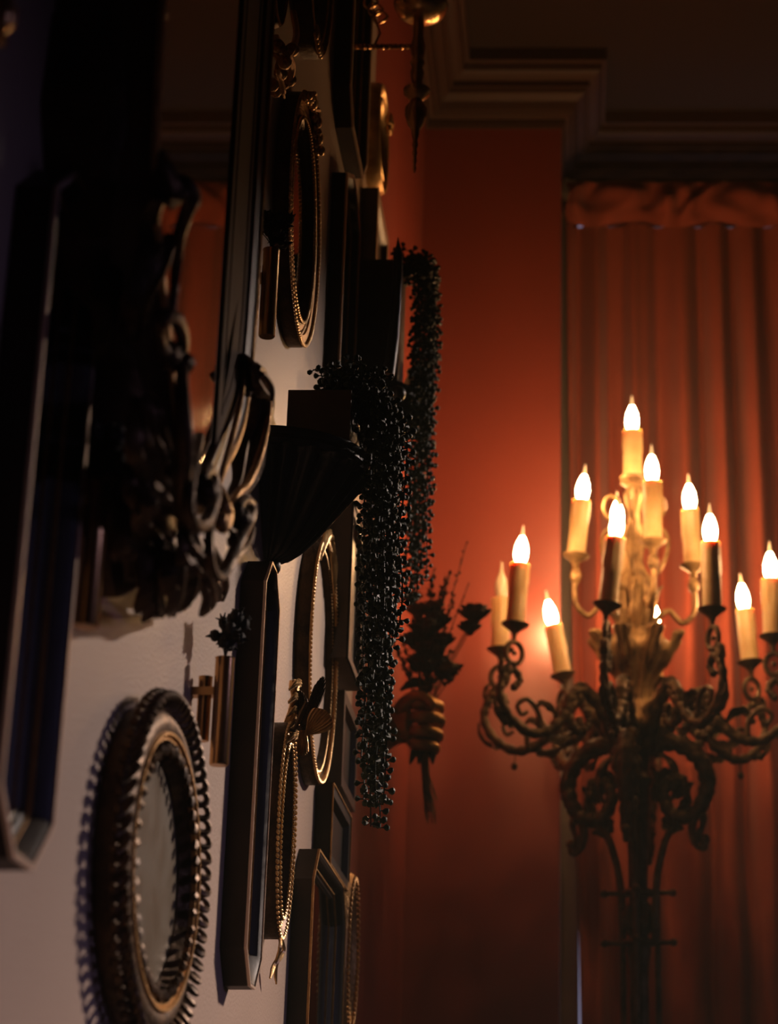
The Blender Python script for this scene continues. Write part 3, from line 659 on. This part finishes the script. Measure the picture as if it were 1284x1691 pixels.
# ------------------------------------------------------------------ brass hand with bouquet
Yh = 2.78; hc = yp(692, 1203, Yh)
root = thing('hand_sconce', 'brass hand reaching from the wall, clenched round a dried bouquet', 'wall ornament', Vector((WX, Yh, hc.z)))
def skin(chains, name, m, parent, sub=2):
    vs = []; es = []; rs = []
    def add(p, r): vs.append(Vector(p)-WL[parent]); rs.append(r); return len(vs)-1
    # palm and forearm
    for ch in chains:
        last = None
        for p, r in ch:
            f = None
            for i, v in enumerate(vs):
                if (v+WL[parent]-Vector(p)).length < 1e-6: f = i
            k = f if f is not None else add(p, r)
            if last is not None and last != k: es.append((last, k))
            last = k
    me = bpy.data.meshes.new(name); me.from_pydata(vs, es, []); o = bpy.data.objects.new(name, me); C.objects.link(o); o.parent = parent; WL[o] = WL[parent].copy()
    md = o.modifiers.new('skin', 'SKIN'); md.use_smooth_shade = True
    for i, sv in enumerate(me.skin_vertices[0].data):
        r = rs[i]; sv.radius = r if isinstance(r, tuple) else (r, r); sv.use_root = (i == 0)
    s_ = o.modifiers.new('sub', 'SUBSURF'); s_.levels = sub; s_.render_levels = sub
    me.materials.append(m); return o
gx = hc.x+.004; gz = hc.z                               # axis of the bunch of stems
P_ = lambda x, y, z: (gx+x, Yh+y, gz+z)
wr = P_(-.045, -.004, -.006)
skin([[(wr, (.021, .025)), (P_(-.058, 0, -.010), (.025, .028)), (P_(-.070, 0, -.012), (.027, .030))],
      [(wr, (.021, .025)), (P_(-.034, -.010, 0), (.016, .026)), (P_(-.022, -.015, .004), (.013, .029)), (P_(-.012, -.018, .004), (.010, .028))]], 'palm', M['handbrass'], root)
b_len = [.026, .029, .027, .021]
for i, (z, k) in enumerate(zip((.0315, .0115, -.0085, -.0270), (1, 1.08, 1.0, .82))):
    r = .0094*(.93 if i == 3 else 1)
    skin([[(P_(-.020, -.018, z*.9), r*1.05), (P_(-.004, -.0225*k, z), r*1.05), (P_(.013*k, -.0205*k, z), r), (P_(.0235*k, -.006, z-.001), r*1.03), (P_(.0235*k, .009, z-.002), r*.95), (P_(.010, .020*k, z-.003), r*.9), (P_(-.004, .019, z-.003), r*.78)]], 'finger', M['handbrass'], root)
skin([[(P_(-.036, -.004, .012), .013), (P_(-.026, -.020, .030), .012), (P_(-.008, -.026, .042), .0105), (P_(.008, -.026, .036), .0095), (P_(.019, -.028, .022), .0078), ]], 'thumb', M['handbrass'], root)
b = MB(); b.lathe((WX+.0005, Yh, gz-.016), [(0, 0), (.036, 0), (.036, .004), (.030, .008), (.0265, .012), (0, .012)], 28, (1, 0, 0)); b.build('wall_rose', M['handbrass'], root)
# bouquet
bq = thing('dried_bouquet', 'bouquet of dried roses and grasses held upright in the brass hand', 'bouquet', (gx, Yh, gz-.13))
Q = random.Random(21)
def stem(tipx, tipy, dy=0., lowx=None, r=.0011):
    e = yp(tipx, tipy, Yh+dy); low = yp(lowx or 706+Q.uniform(-6, 8), 1300+Q.uniform(-20, 60), Yh+Q.uniform(-.006, .006))
    g = Vector((gx+Q.uniform(-.006, .007), Yh+Q.uniform(-.007, .007), gz))
    pts = spline([low, g, g.lerp(e, .5)+Vector((0, 0, .012)), e], 8); return pts, e
def rose(e, R, m, name='rose', up=Vector((0, -.3, 1))):
    R *= 1.5
    b = MB(); up = up.normalized(); u = up.orthogonal().normalized(); w = up.cross(u)
    b.ell(e, (R*.5, R*.5, R*.55), 8, 6)
    for lay, (k, rr, hh) in enumerate(((4, .45, 1.0), (6, .75, .85), (8, 1.0, .5))):
        for j in range(k):
            a = 2*PI*j/k+lay*.5+Q.uniform(-.2, .2); d = u*math.cos(a)+w*math.sin(a)
            b.leaf([e-up*R*.45, e+d*R*rr*.75+up*R*hh*.1, e+d*R*rr+up*R*hh*.6, e+d*R*rr*1.12+up*R*hh*.85], [R*.25, R*.5, R*.48, R*.2], d, .25, .0006)
    return b.build(name, m, bq)
rs = [((783, 1018), .0150, 'dried', .0), ((700, 1042), .0150, 'dried', -.01), ((722, 1030), .0135, 'dried', .01), ((690, 1012), .0120, 'dried2', .01), ((706, 1078), .014, 'dried', -.012), ((730, 1062), .012, 'dried', -.005), ((684, 1062), .013, 'dried', .0), ((716, 1005), .010, 'dried2', .012), ((700, 1100), .012, 'dried', -.008), ((722, 1098), .012, 'dried', .004), ((775, 1040), .011, 'dried', .008), ((738, 1108), .0105, 'dried2', .0), ((690, 1095), .011, 'dried', .006), ((680, 990), .010, 'dried2', .0)]
for (x, y), R, m, dy in rs:
    pts, e = stem(x, y, dy); MB().tube(pts, .0011, 6).build('stem', M['dried2'], bq); rose(e, R, M[m])
def spike(x, y, dy, n0, sz, m, dense=1):
    pts, e = stem(x, y, dy); b = MB(); b.tube(pts, .0008, 5); L = len(pts); i0 = int(L*n0)
    for i in range(i0, L):
        for k in range(dense+1):
            f_ = (i-i0)/(L-i0); s_ = sz*(1-.45*f_); d = Vector((Q.uniform(-1, 1), Q.uniform(-1, 1), Q.uniform(.2, .9))).normalized()
            p = pts[i-1].lerp(pts[i], Q.random()); b.leaf([p, p+d*s_*.5, p+d*s_], [s_*.28, s_*.30, s_*.06], d.orthogonal(), .3, .0005)
    b.build('flower_spike', m, bq)
for a_ in (((770, 896), .0, .62, .008, 'darkdried', 1), ((742, 945), .004, .45, .012, 'darkdried', 3), ((735, 950), -.004, .45, .012, 'dried', 3), ((716, 942), .002, .55, .012, 'dried', 3), ((774, 962), .008, .6, .005, 'darkdried', 1),
           ((728, 970), .0, .5, .010, 'dried', 2), ((750, 985), .0, .5, .010, 'dried', 2), ((712, 955), .006, .6, .010, 'dried', 2), ((645, 1052), .002, .78, .008, 'dried2', 2), ((655, 1075), -.002, .78, .008, 'dried2', 2), ((662, 1048), .006, .8, .008, 'dried2', 2), ((762, 1102), .0, .75, .010, 'dried', 2), ((668, 1100), .0, .8, .009, 'dried', 2), ((745, 1075), .0, .6, .012, 'dried2', 2)):
    (x, y), dy, n0, sz, m, de = a_; spike(x, y, dy, n0, sz, M[m], de)
b = MB()
for (x, y, lx, ly) in ((700, 1125, 660, 1140), (690, 1110, 672, 1090), (724, 1120, 765, 1098), (716, 1110, 748, 1125), (704, 1200, 690, 1262), (700, 1210, 676, 1262), (712, 1215, 714, 1262), (712, 1100, 735, 1070)):
    p0 = yp(x, y, Yh-.004); p1 = yp(lx, ly, Yh-.010+Q.uniform(-.01, .01)); b.leaf(spline([p0, p0.lerp(p1, .5)+Vector((0, 0, .006)), p1], 5), [.003, .006, .008, .0085, .0085, .008, .007, .006, .0045, .003, .001], (0, -1, .3), .3, .0006)
b.build('leaves', M['darkdried'], bq)
b = MB()
for k in range(9):
    lo = yp(712+Q.uniform(-10, 10), 1330+Q.uniform(-30, 38), Yh+Q.uniform(-.005, .005)); b.tube(spline([Vector((gx+Q.uniform(-.005, .005), Yh+Q.uniform(-.005, .005), gz-.02)), lo.lerp(Vector((gx, Yh, gz-.02)), .5)+Vector((-.002, 0, 0)), lo], 6), .0009, 5)
b.build('cut_stems', M['dried2'], bq)
# ------------------------------------------------------------------ the candelabra
XC, YC = .0975, 3.025
def zc(y, Y=YC): return yp(1048, y, Y).z
zlow, zup, ztop_ = zc(1068), zc(928), zc(800)
zh = zc(1215)
root = thing('candelabra', 'tall gilt standing candelabra with scrolled arms and lit candle bulbs before the curtain', 'candelabra', (XC, YC, 0))
G, DG = M['candelgold'], M['candeldark']
def pol(r, a, z): return Vector((XC+r*math.cos(a), YC-r*math.sin(a), z))
def candle(base, arm, h, lit=True, lean=(0, 0), cup=DG, big=1.):
    ax = Vector((lean[0], lean[1], 1)).normalized()
    b = MB(); b.lathe(base, [(.003, -.020), (.0035, -.014), (.006, -.008), (.012, -.003), (.0205, .003), (.0215, .005), (.019, .005), (.016, .003), (.0, .003)], 20, ax); b.build('drip_cup', cup, arm)
    s_ = base+ax*.003; R = .0145*big; rr = random.Random(int(base.x*9999)+int(base.y*777)); K = 24; rows = []
    drip = [rr.choice((0, 0, 0, .0012, .0018)) for _ in range(K)]
    for f_ in [j/14 for j in range(15)]:
        rows.append([s_+ax*(h*f_)+Matrix.Rotation(k*2*PI/K, 3, ax) @ (ax.orthogonal().normalized()*(R*(1-.05*f_)+drip[k]*(f_ > .45+.3*((k*7) % 5)/5))) for k in range(K)])
    rows.append([s_+ax*(h-.001)+(q-(s_+ax*h))*.7 for q in rows[-1]])
    b = MB(); i0 = b.grid(rows, cu=True); b.f.append(tuple(i0+15*K+k for k in range(K))); b.f.append(tuple(i0+k for k in range(K))[::-1]); b.build('candle_sleeve', M['sleeve'], arm)
    t_ = s_+ax*h; b = MB()
    b.lathe(t_, [(.0060, -.001), (.0080, .004), (.0102, .012), (.0106, .019), (.0092, .029), (.0064, .037), (.0038, .043)], 18, ax); b.build('bulb', M['bulb'] if lit else M['offbulb'], arm)
    b = MB(); b.lathe(t_, [(.0040, .0432), (.0026, .048), (.0018, .055), (.0006, .062)], 10, ax); b.build('bulb_tip', M['bulbtip'] if lit else M['offbulb'], arm)
def rleaf(b, pts, w, nrm): b.leaf(pts, [w*max(.15, math.sin(PI*(.1+.85*i/(len(pts)-1)))) for i in range(len(pts))], nrm, .4, .0015, 3)
R0 = .212
lowang = [math.radians(q_) for q_ in (12, 60, 103, 150, 188, 238, 280, 331)]
hts = {}
for k, a in enumerate(lowang):
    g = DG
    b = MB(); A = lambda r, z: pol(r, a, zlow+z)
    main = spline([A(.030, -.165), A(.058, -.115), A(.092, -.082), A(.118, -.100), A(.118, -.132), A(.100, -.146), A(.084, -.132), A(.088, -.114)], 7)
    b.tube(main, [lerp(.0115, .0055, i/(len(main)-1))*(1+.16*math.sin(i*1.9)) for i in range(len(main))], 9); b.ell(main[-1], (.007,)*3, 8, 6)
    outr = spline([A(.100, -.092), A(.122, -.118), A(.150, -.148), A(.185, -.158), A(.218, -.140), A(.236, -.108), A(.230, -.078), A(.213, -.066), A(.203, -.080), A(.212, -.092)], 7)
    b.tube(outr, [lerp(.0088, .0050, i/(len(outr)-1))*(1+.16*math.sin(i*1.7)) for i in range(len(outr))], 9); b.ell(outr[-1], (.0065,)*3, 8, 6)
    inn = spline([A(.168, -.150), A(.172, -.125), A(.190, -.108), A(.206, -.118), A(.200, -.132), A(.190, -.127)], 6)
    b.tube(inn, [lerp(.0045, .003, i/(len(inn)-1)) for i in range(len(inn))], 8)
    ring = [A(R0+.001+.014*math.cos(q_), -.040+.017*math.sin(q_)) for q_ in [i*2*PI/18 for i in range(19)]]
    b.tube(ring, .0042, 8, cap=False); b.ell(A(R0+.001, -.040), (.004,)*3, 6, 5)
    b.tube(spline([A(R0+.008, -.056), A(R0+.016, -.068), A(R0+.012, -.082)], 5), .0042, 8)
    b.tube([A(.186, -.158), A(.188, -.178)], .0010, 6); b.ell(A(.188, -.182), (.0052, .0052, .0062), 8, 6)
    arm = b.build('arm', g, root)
    b = MB(); side = Vector((math.sin(a), math.cos(a), 0)); out = Vector((math.cos(a), -math.sin(a), 0))
    rleaf(b, spline([A(.135, -.130), A(.150, -.112), A(.166, -.108), A(.174, -.118)], 5), .009, side+out*.4+Vector((0, 0, .8)))
    rleaf(b, spline([A(.205, -.150), A(.228, -.150), A(.244, -.132), A(.246, -.112)], 5), .009, out)
    rleaf(b, spline([A(.226, -.090), A(.238, -.072), A(.236, -.055), A(.226, -.048)], 5), .008, out)
    rleaf(b, spline([A(.110, -.150), A(.130, -.162), A(.150, -.160), A(.160, -.150)], 5), .008, side)
    rleaf(b, spline([A(.050, -.125), A(.070, -.088), A(.096, -.070), A(.112, -.076)], 5), .012, Vector((0, 0, 1))-out*.3)
    b.build('arm_leaves', g, root)
    lit = k != 4
    hh = [.100, .112, .112, .105, .092, .094, .094, .096][k]
    ln = (.0, 0)
    if k == 5: ln = (-.20, 0)
    if k == 7: ln = (-.08, 0)
    if k == 3: ln = (.07, 0)
    if k == 2: ln = (.12, 0)
    candle(A(R0, 0), arm, hh-.008, lit, ln)
for k, a in enumerate([math.radians(75+90*k) for k in range(4)]):
    b = MB(); A = lambda r, z: pol(r, a, zup+z); r1 = .096
    pts = spline([A(.018, -.120), A(.034, -.092), A(.054, -.076), A(.066, -.086), A(.078, -.094), A(.094, -.080), A(.098, -.060), A(r1, -.035)], 7)
    b.tube(pts, [.0046]*len(pts), 9)
    b.lathe(A(r1, -.045), [(.003, 0), (.0075, .006), (.0095, .014), (.0075, .022), (.0045, .027), (.0065, .030), (.005, .033)], 14)
    arm = b.build('arm', G, root)
    candle(A(r1, -.002), arm, [.098, .092, .090, .094][k], True, [(0, 0), (.10, 0), (.0, 0), (-.03, 0)][k], G)
# column, vase, finials
zz_ = lambda y: zc(y)
b = MB(); pf = [(1240, .018), (1225, .032), (1205, .044), (1188, .040), (1172, .028), (1155, .022), (1130, .026), (1112, .036), (1092, .048), (1076, .052), (1060, .046), (1046, .030), (1034, .020), (1018, .016), (1000, .022), (982, .028), (962, .026), (942, .016), (928, .012), (912, .013), (896, .018), (880, .016), (866, .010), (848, .009), (832, .014), (818, .016), (808, .011), (800, .010)]
b.lathe((XC, YC, 0), [(r, zz_(y)) for y, r in pf], 48, flute=.09, nfl=12); col = b.build('baluster', G, root, 60)
b = MB(); out = 0
for k in range(8):
    a = math.radians(20+45*k); o_ = Vector((math.cos(a), -math.sin(a), 0))
    rleaf(b, spline([pol(.020, a, zz_(1120)), pol(.050, a, zz_(1098)), pol(.066, a, zz_(1070)), pol(.078, a, zz_(1052)), pol(.072, a, zz_(1046))], 5), .017, o_+Vector((0, 0, .1)))
    rleaf(b, spline([pol(.018, a+.4, zz_(1055)), pol(.028, a+.4, zz_(1020)), pol(.034, a+.4, zz_(985)), pol(.044, a+.4, zz_(968))], 5), .012, o_)
    rleaf(b, spline([pol(.022, a, zz_(1235)), pol(.052, a, zz_(1215)), pol(.060, a, zz_(1185)), pol(.076, a, zz_(1170))], 5), .018, o_)
b.build('acanthus_leaves', G, root)
b = MB()
for a, s_ in ((.05, 1), (PI+.05, 1), (PI*.55, 1)):
    b.tube(spline([pol(.014, a, zz_(965)), pol(.040, a, zz_(940)), pol(.052, a, zz_(905)), pol(.048, a, zz_(880)), pol(.036, a, zz_(874)), pol(.026, a, zz_(884))], 6), .0032, 8)
    b.tube(spline([pol(.012, a, zz_(868)), pol(.034, a, zz_(862)), pol(.048, a, zz_(842)), pol(.044, a, zz_(822)), pol(.030, a, zz_(820)), pol(.024, a, zz_(834))], 6), .0030, 8)
b.build('loop_handles', G, root)
b = MB(); b.lathe((XC-.002, YC, ztop_), [(.006, -.012), (.010, -.004), (.020, .002), (.018, .005), (0, .005)], 18); tarm = b.build('top_socket', G, root)
candle(Vector((XC-.002, YC, ztop_+.006)), tarm, .082, True, (0, 0), G, 1.05)
# under-scrolls
for k in range(4):
    a = math.radians(12+90*k)
    b = MB(); A = lambda r, y: pol(r, a, zz_(y))
    pts = spline([A(.022, 1225), A(.066, 1232), A(.098, 1262), A(.106, 1305), A(.088, 1345), A(.058, 1350), A(.040, 1322), A(.048, 1292), A(.068, 1290), A(.072, 1310)], 7)
    b.tube(pts, [lerp(.0150, .0075, i/(len(pts)-1))*(1+.12*math.sin(i*1.8)) for i in range(len(pts))], 9); b.ell(pts[-1], (.009,)*3, 8, 6)
    p2 = spline([A(.088, 1345), A(.082, 1372), A(.088, 1398), A(.100, 1405), A(.102, 1390)], 6); b.tube(p2, [.0065]*12+[.005]*(len(p2)-12), 8); b.ell(p2[-1], (.0075,)*3, 8, 6)
    p3 = spline([A(.070, 1352), A(.046, 1380), A(.032, 1430), A(.026, 1480), A(.024, 1560)], 6); b.tube(p3, .0055, 8)
    o_ = Vector((math.cos(a), -math.sin(a), 0))
    rleaf(b, spline([A(.060, 1236), A(.100, 1250), A(.118, 1290), A(.112, 1330)], 5), .024, o_)
    rleaf(b, spline([A(.030, 1240), A(.058, 1262), A(.064, 1300), A(.050, 1330)], 5), .018, o_)
    rleaf(b, spline([A(.096, 1330), A(.104, 1355), A(.096, 1385), A(.100, 1400)], 5), .012, o_)
    for q0, q1, q2 in (((.050, 1300), (.070, 1312), (.086, 1296)), ((.060, 1345), (.076, 1335), (.080, 1312)), ((.028, 1300), (.042, 1285), (.060, 1276)), ((.040, 1350), (.052, 1366), (.070, 1372))):
        rleaf(b, spline([A(*q0), A(*q1), A(*q2)], 6), .013, Vector((math.sin(a), math.cos(a), 0))+o_*.5)
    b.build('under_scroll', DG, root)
zc_ = lambda y: zz_(y)
b = MB(); pf = [(0.03, .020)]
st_ = [(.028, .030), (.035, .06), (.016, .10), (.014, .16), (.022, .18), (.014, .20)]
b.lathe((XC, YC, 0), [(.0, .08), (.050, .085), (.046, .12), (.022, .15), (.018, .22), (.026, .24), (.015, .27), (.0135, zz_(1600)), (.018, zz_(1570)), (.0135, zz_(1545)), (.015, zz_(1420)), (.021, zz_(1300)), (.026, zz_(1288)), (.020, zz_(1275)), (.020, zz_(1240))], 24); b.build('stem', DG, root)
b = MB()
for k in range(3):
    a = math.radians(-20+120*k); b.tube([pol(.030, a, .25), pol(.030, a, zz_(1470))], .0045, 8)
b.build('stem_rods', DG, root)
for y in (1475, 1557):
    b = MB()
    for a in (0.1, PI+.1, PI*.5+.1): b.tube([pol(.010, a, zz_(y)), pol(.050, a, zz_(y))], .0036, 8); b.ell(pol(.051, a, zz_(y)), (.006,)*3, 8, 6)
    b.lathe((XC, YC, zz_(y)-.006), [(.013, 0), (.024, .002), (.026, .006), (.024, .010), (.013, .012)], 20); b.build('cross_collar', DG, root)
b = MB()
for k in range(6):
    a = k*PI/3+.3; rleaf(b, spline([pol(.014, a, zz_(1490)), pol(.028, a, zz_(1510)), pol(.026, a, zz_(1530)), pol(.014, a, zz_(1545))], 5), .010, (math.cos(a), -math.sin(a), 0))
b.build('leaf_boss', DG, root)
for k in range(3):
    a = math.radians(30+120*k); b = MB()
    pts = spline([pol(.030, a, .12), pol(.10, a, .13), pol(.16, a, .06), pol(.20, a, .014), pol(.225, a, .016)], 6); b.tube(pts, [lerp(.014, .009, i/(len(pts)-1)) for i in range(len(pts))], 9)
    b.ell(pol(.225, a, .0125), (.014, .014, .0122), 10, 8); b.build('foot', DG, root)
# ------------------------------------------------------------------ curtain with gathered header
YCu = 3.405
def fold(x, z):
    f_ = max(0, min(1, (H+1.62-z)/1.4)); s_ = x+.05*f_*f_*(x > .02)*(x-.02)*3
    v = .042*math.sin(2*PI*(x/.072)+.4+.8*math.sin(x*23))+.010*math.sin(2*PI*x/.031+1.3)*math.sin(x*17)
    v2 = .026*math.sin(2*PI*(x+.35*(z-H-.9))/.16)
    w = max(0, min(1, (H+1.10-z)/.5)); return lerp(v, v*.45+v2*.9, w)*min(1, .35+(H+1.72-z)*1.4)
def edge(z):                                 # left hem of the curtain drifts to the right on its way down
    zz0, zz1 = zc(380, YCu), zc(1691, YCu); f_ = max(0, min(1, (zz0-z)/(zz0-zz1)))
    return lerp(-.0105, .0135, f_**1.3)
ztopc = zc(372, YCu); zrod = zc(306, YCu)
cur = thing('curtain', 'long rust-red gathered curtain hanging in the window recess behind the candelabra', 'curtain', (.6, YCu, .1))
b = MB(); rows = []; NX = 520; NZ = 90
for j in range(NZ+1):
    z = lerp(ztopc, .04, (j/NZ)); e = edge(z)
    rows.append([Vector((e+(1.30-e)*i/NX, YCu+fold(lerp(e, 1.30, i/NX), z)*min(1, .2+(lerp(e, 1.3, i/NX)-e)/.02), z)) for i in range(NX+1)])
b.grid(rows); b.grid([[Vector((p.x, p.y+.0015, p.z)) for p in r[::-1]] for r in rows]); b.build('drape', M['curtain'], cur, 80)
b = MB(); rows = []; NX = 420
for j in range(17):
    f_ = j/16; z = lerp(zrod, ztopc-.004, f_); puff = .018*math.sin(PI*f_)
    rows.append([Vector((x+.004*math.sin(f_*7+x*55), YCu-.012-puff*(.6+.4*math.sin(x*90+2*math.sin(x*31)))-.010*math.sin(x*75+1.7*math.sin(f_*4+x*23)+f_*2.2)*math.sin(PI*min(1, f_*1.2+.1)), z-.006*math.sin(x*41)*f_)) for x in [lerp(-.010, 1.30, i/NX) for i in range(NX+1)]])
b.grid(rows); b.grid([[Vector((p.x, p.y+.0015, p.z)) for p in r[::-1]] for r in rows]); b.build('gathered_header', M['curtain'], cur, 80)
b = MB(); b.tube([Vector((-.018, YCu+.004, lerp(zrod, ztopc, .5))), Vector((1.32, YCu+.004, lerp(zrod, ztopc, .5)))], .007, 10); b.ell((-.014, YCu+.004, lerp(zrod, ztopc, .5)), (.0065, .012, .012), 10, 8)
rod = b.build('curtain_rod', M['black']); tag(rod, 'thin black curtain rod running inside the gathered curtain header', 'curtain rod')
# ------------------------------------------------------------------ light
sc = bpy.context.scene
w = bpy.data.worlds.new('world'); sc.world = w; w.use_nodes = True
w.node_tree.nodes['Background'].inputs[0].default_value = (.30, .32, .55, 1); w.node_tree.nodes['Background'].inputs[1].default_value = .03
vs_ = w.node_tree.nodes.new('ShaderNodeVolumeScatter'); vs_.inputs['Density'].default_value = .012; vs_.inputs['Color'].default_value = (.82, .92, .72, 1); vs_.inputs['Anisotropy'].default_value = .15
w.node_tree.links.new(vs_.outputs[0], w.node_tree.nodes['World Output'].inputs['Volume'])      # thin haze added to lift the dark tones
def area(name, loc, rot, sx, sy, e, col, spread=180):
    l = bpy.data.lights.new(name, 'AREA'); l.shape = 'RECTANGLE'; l.size = sx; l.size_y = sy; l.energy = e; l.color = col; l.spread = math.radians(spread)
    o = bpy.data.objects.new(name, l); C.objects.link(o); o.location = loc; o.rotation_euler = rot; return o
# key light added outside the unseen recess window, aimed along the gallery wall
wl = area('added_key_light', (3.4, 4.9, 3.72), (0, 0, 0), .8, .12, 36, (1.0, .79, .66), 44)
wl.rotation_euler = (Vector((WX, 1.3, 1.1))-wl.location).to_track_quat('-Z', 'Y').to_euler()
wl = area('added_fill_light', (X1+1.5, .6, 2.02), (0, 0, 0), 1.6, .36, 7.5, (.50, .44, 1.0), 60)  # cool fill light added outside the unseen right-hand window
wl.rotation_euler = (Vector((WX, 1.0, 1.1))-wl.location).to_track_quat('-Z', 'Y').to_euler()
sc.view_settings.view_transform = 'Standard'; sc.view_settings.look = 'None'; sc.view_settings.gamma = 1; sc.view_settings.exposure = -.92
sc.cycles.use_denoising = True
sc.cycles.max_bounces = 8; sc.cycles.diffuse_bounces = 5; sc.cycles.glossy_bounces = 4
sc.cycles.caustics_reflective = False; sc.cycles.caustics_refractive = False
sc.cycles.sample_clamp_indirect = 4
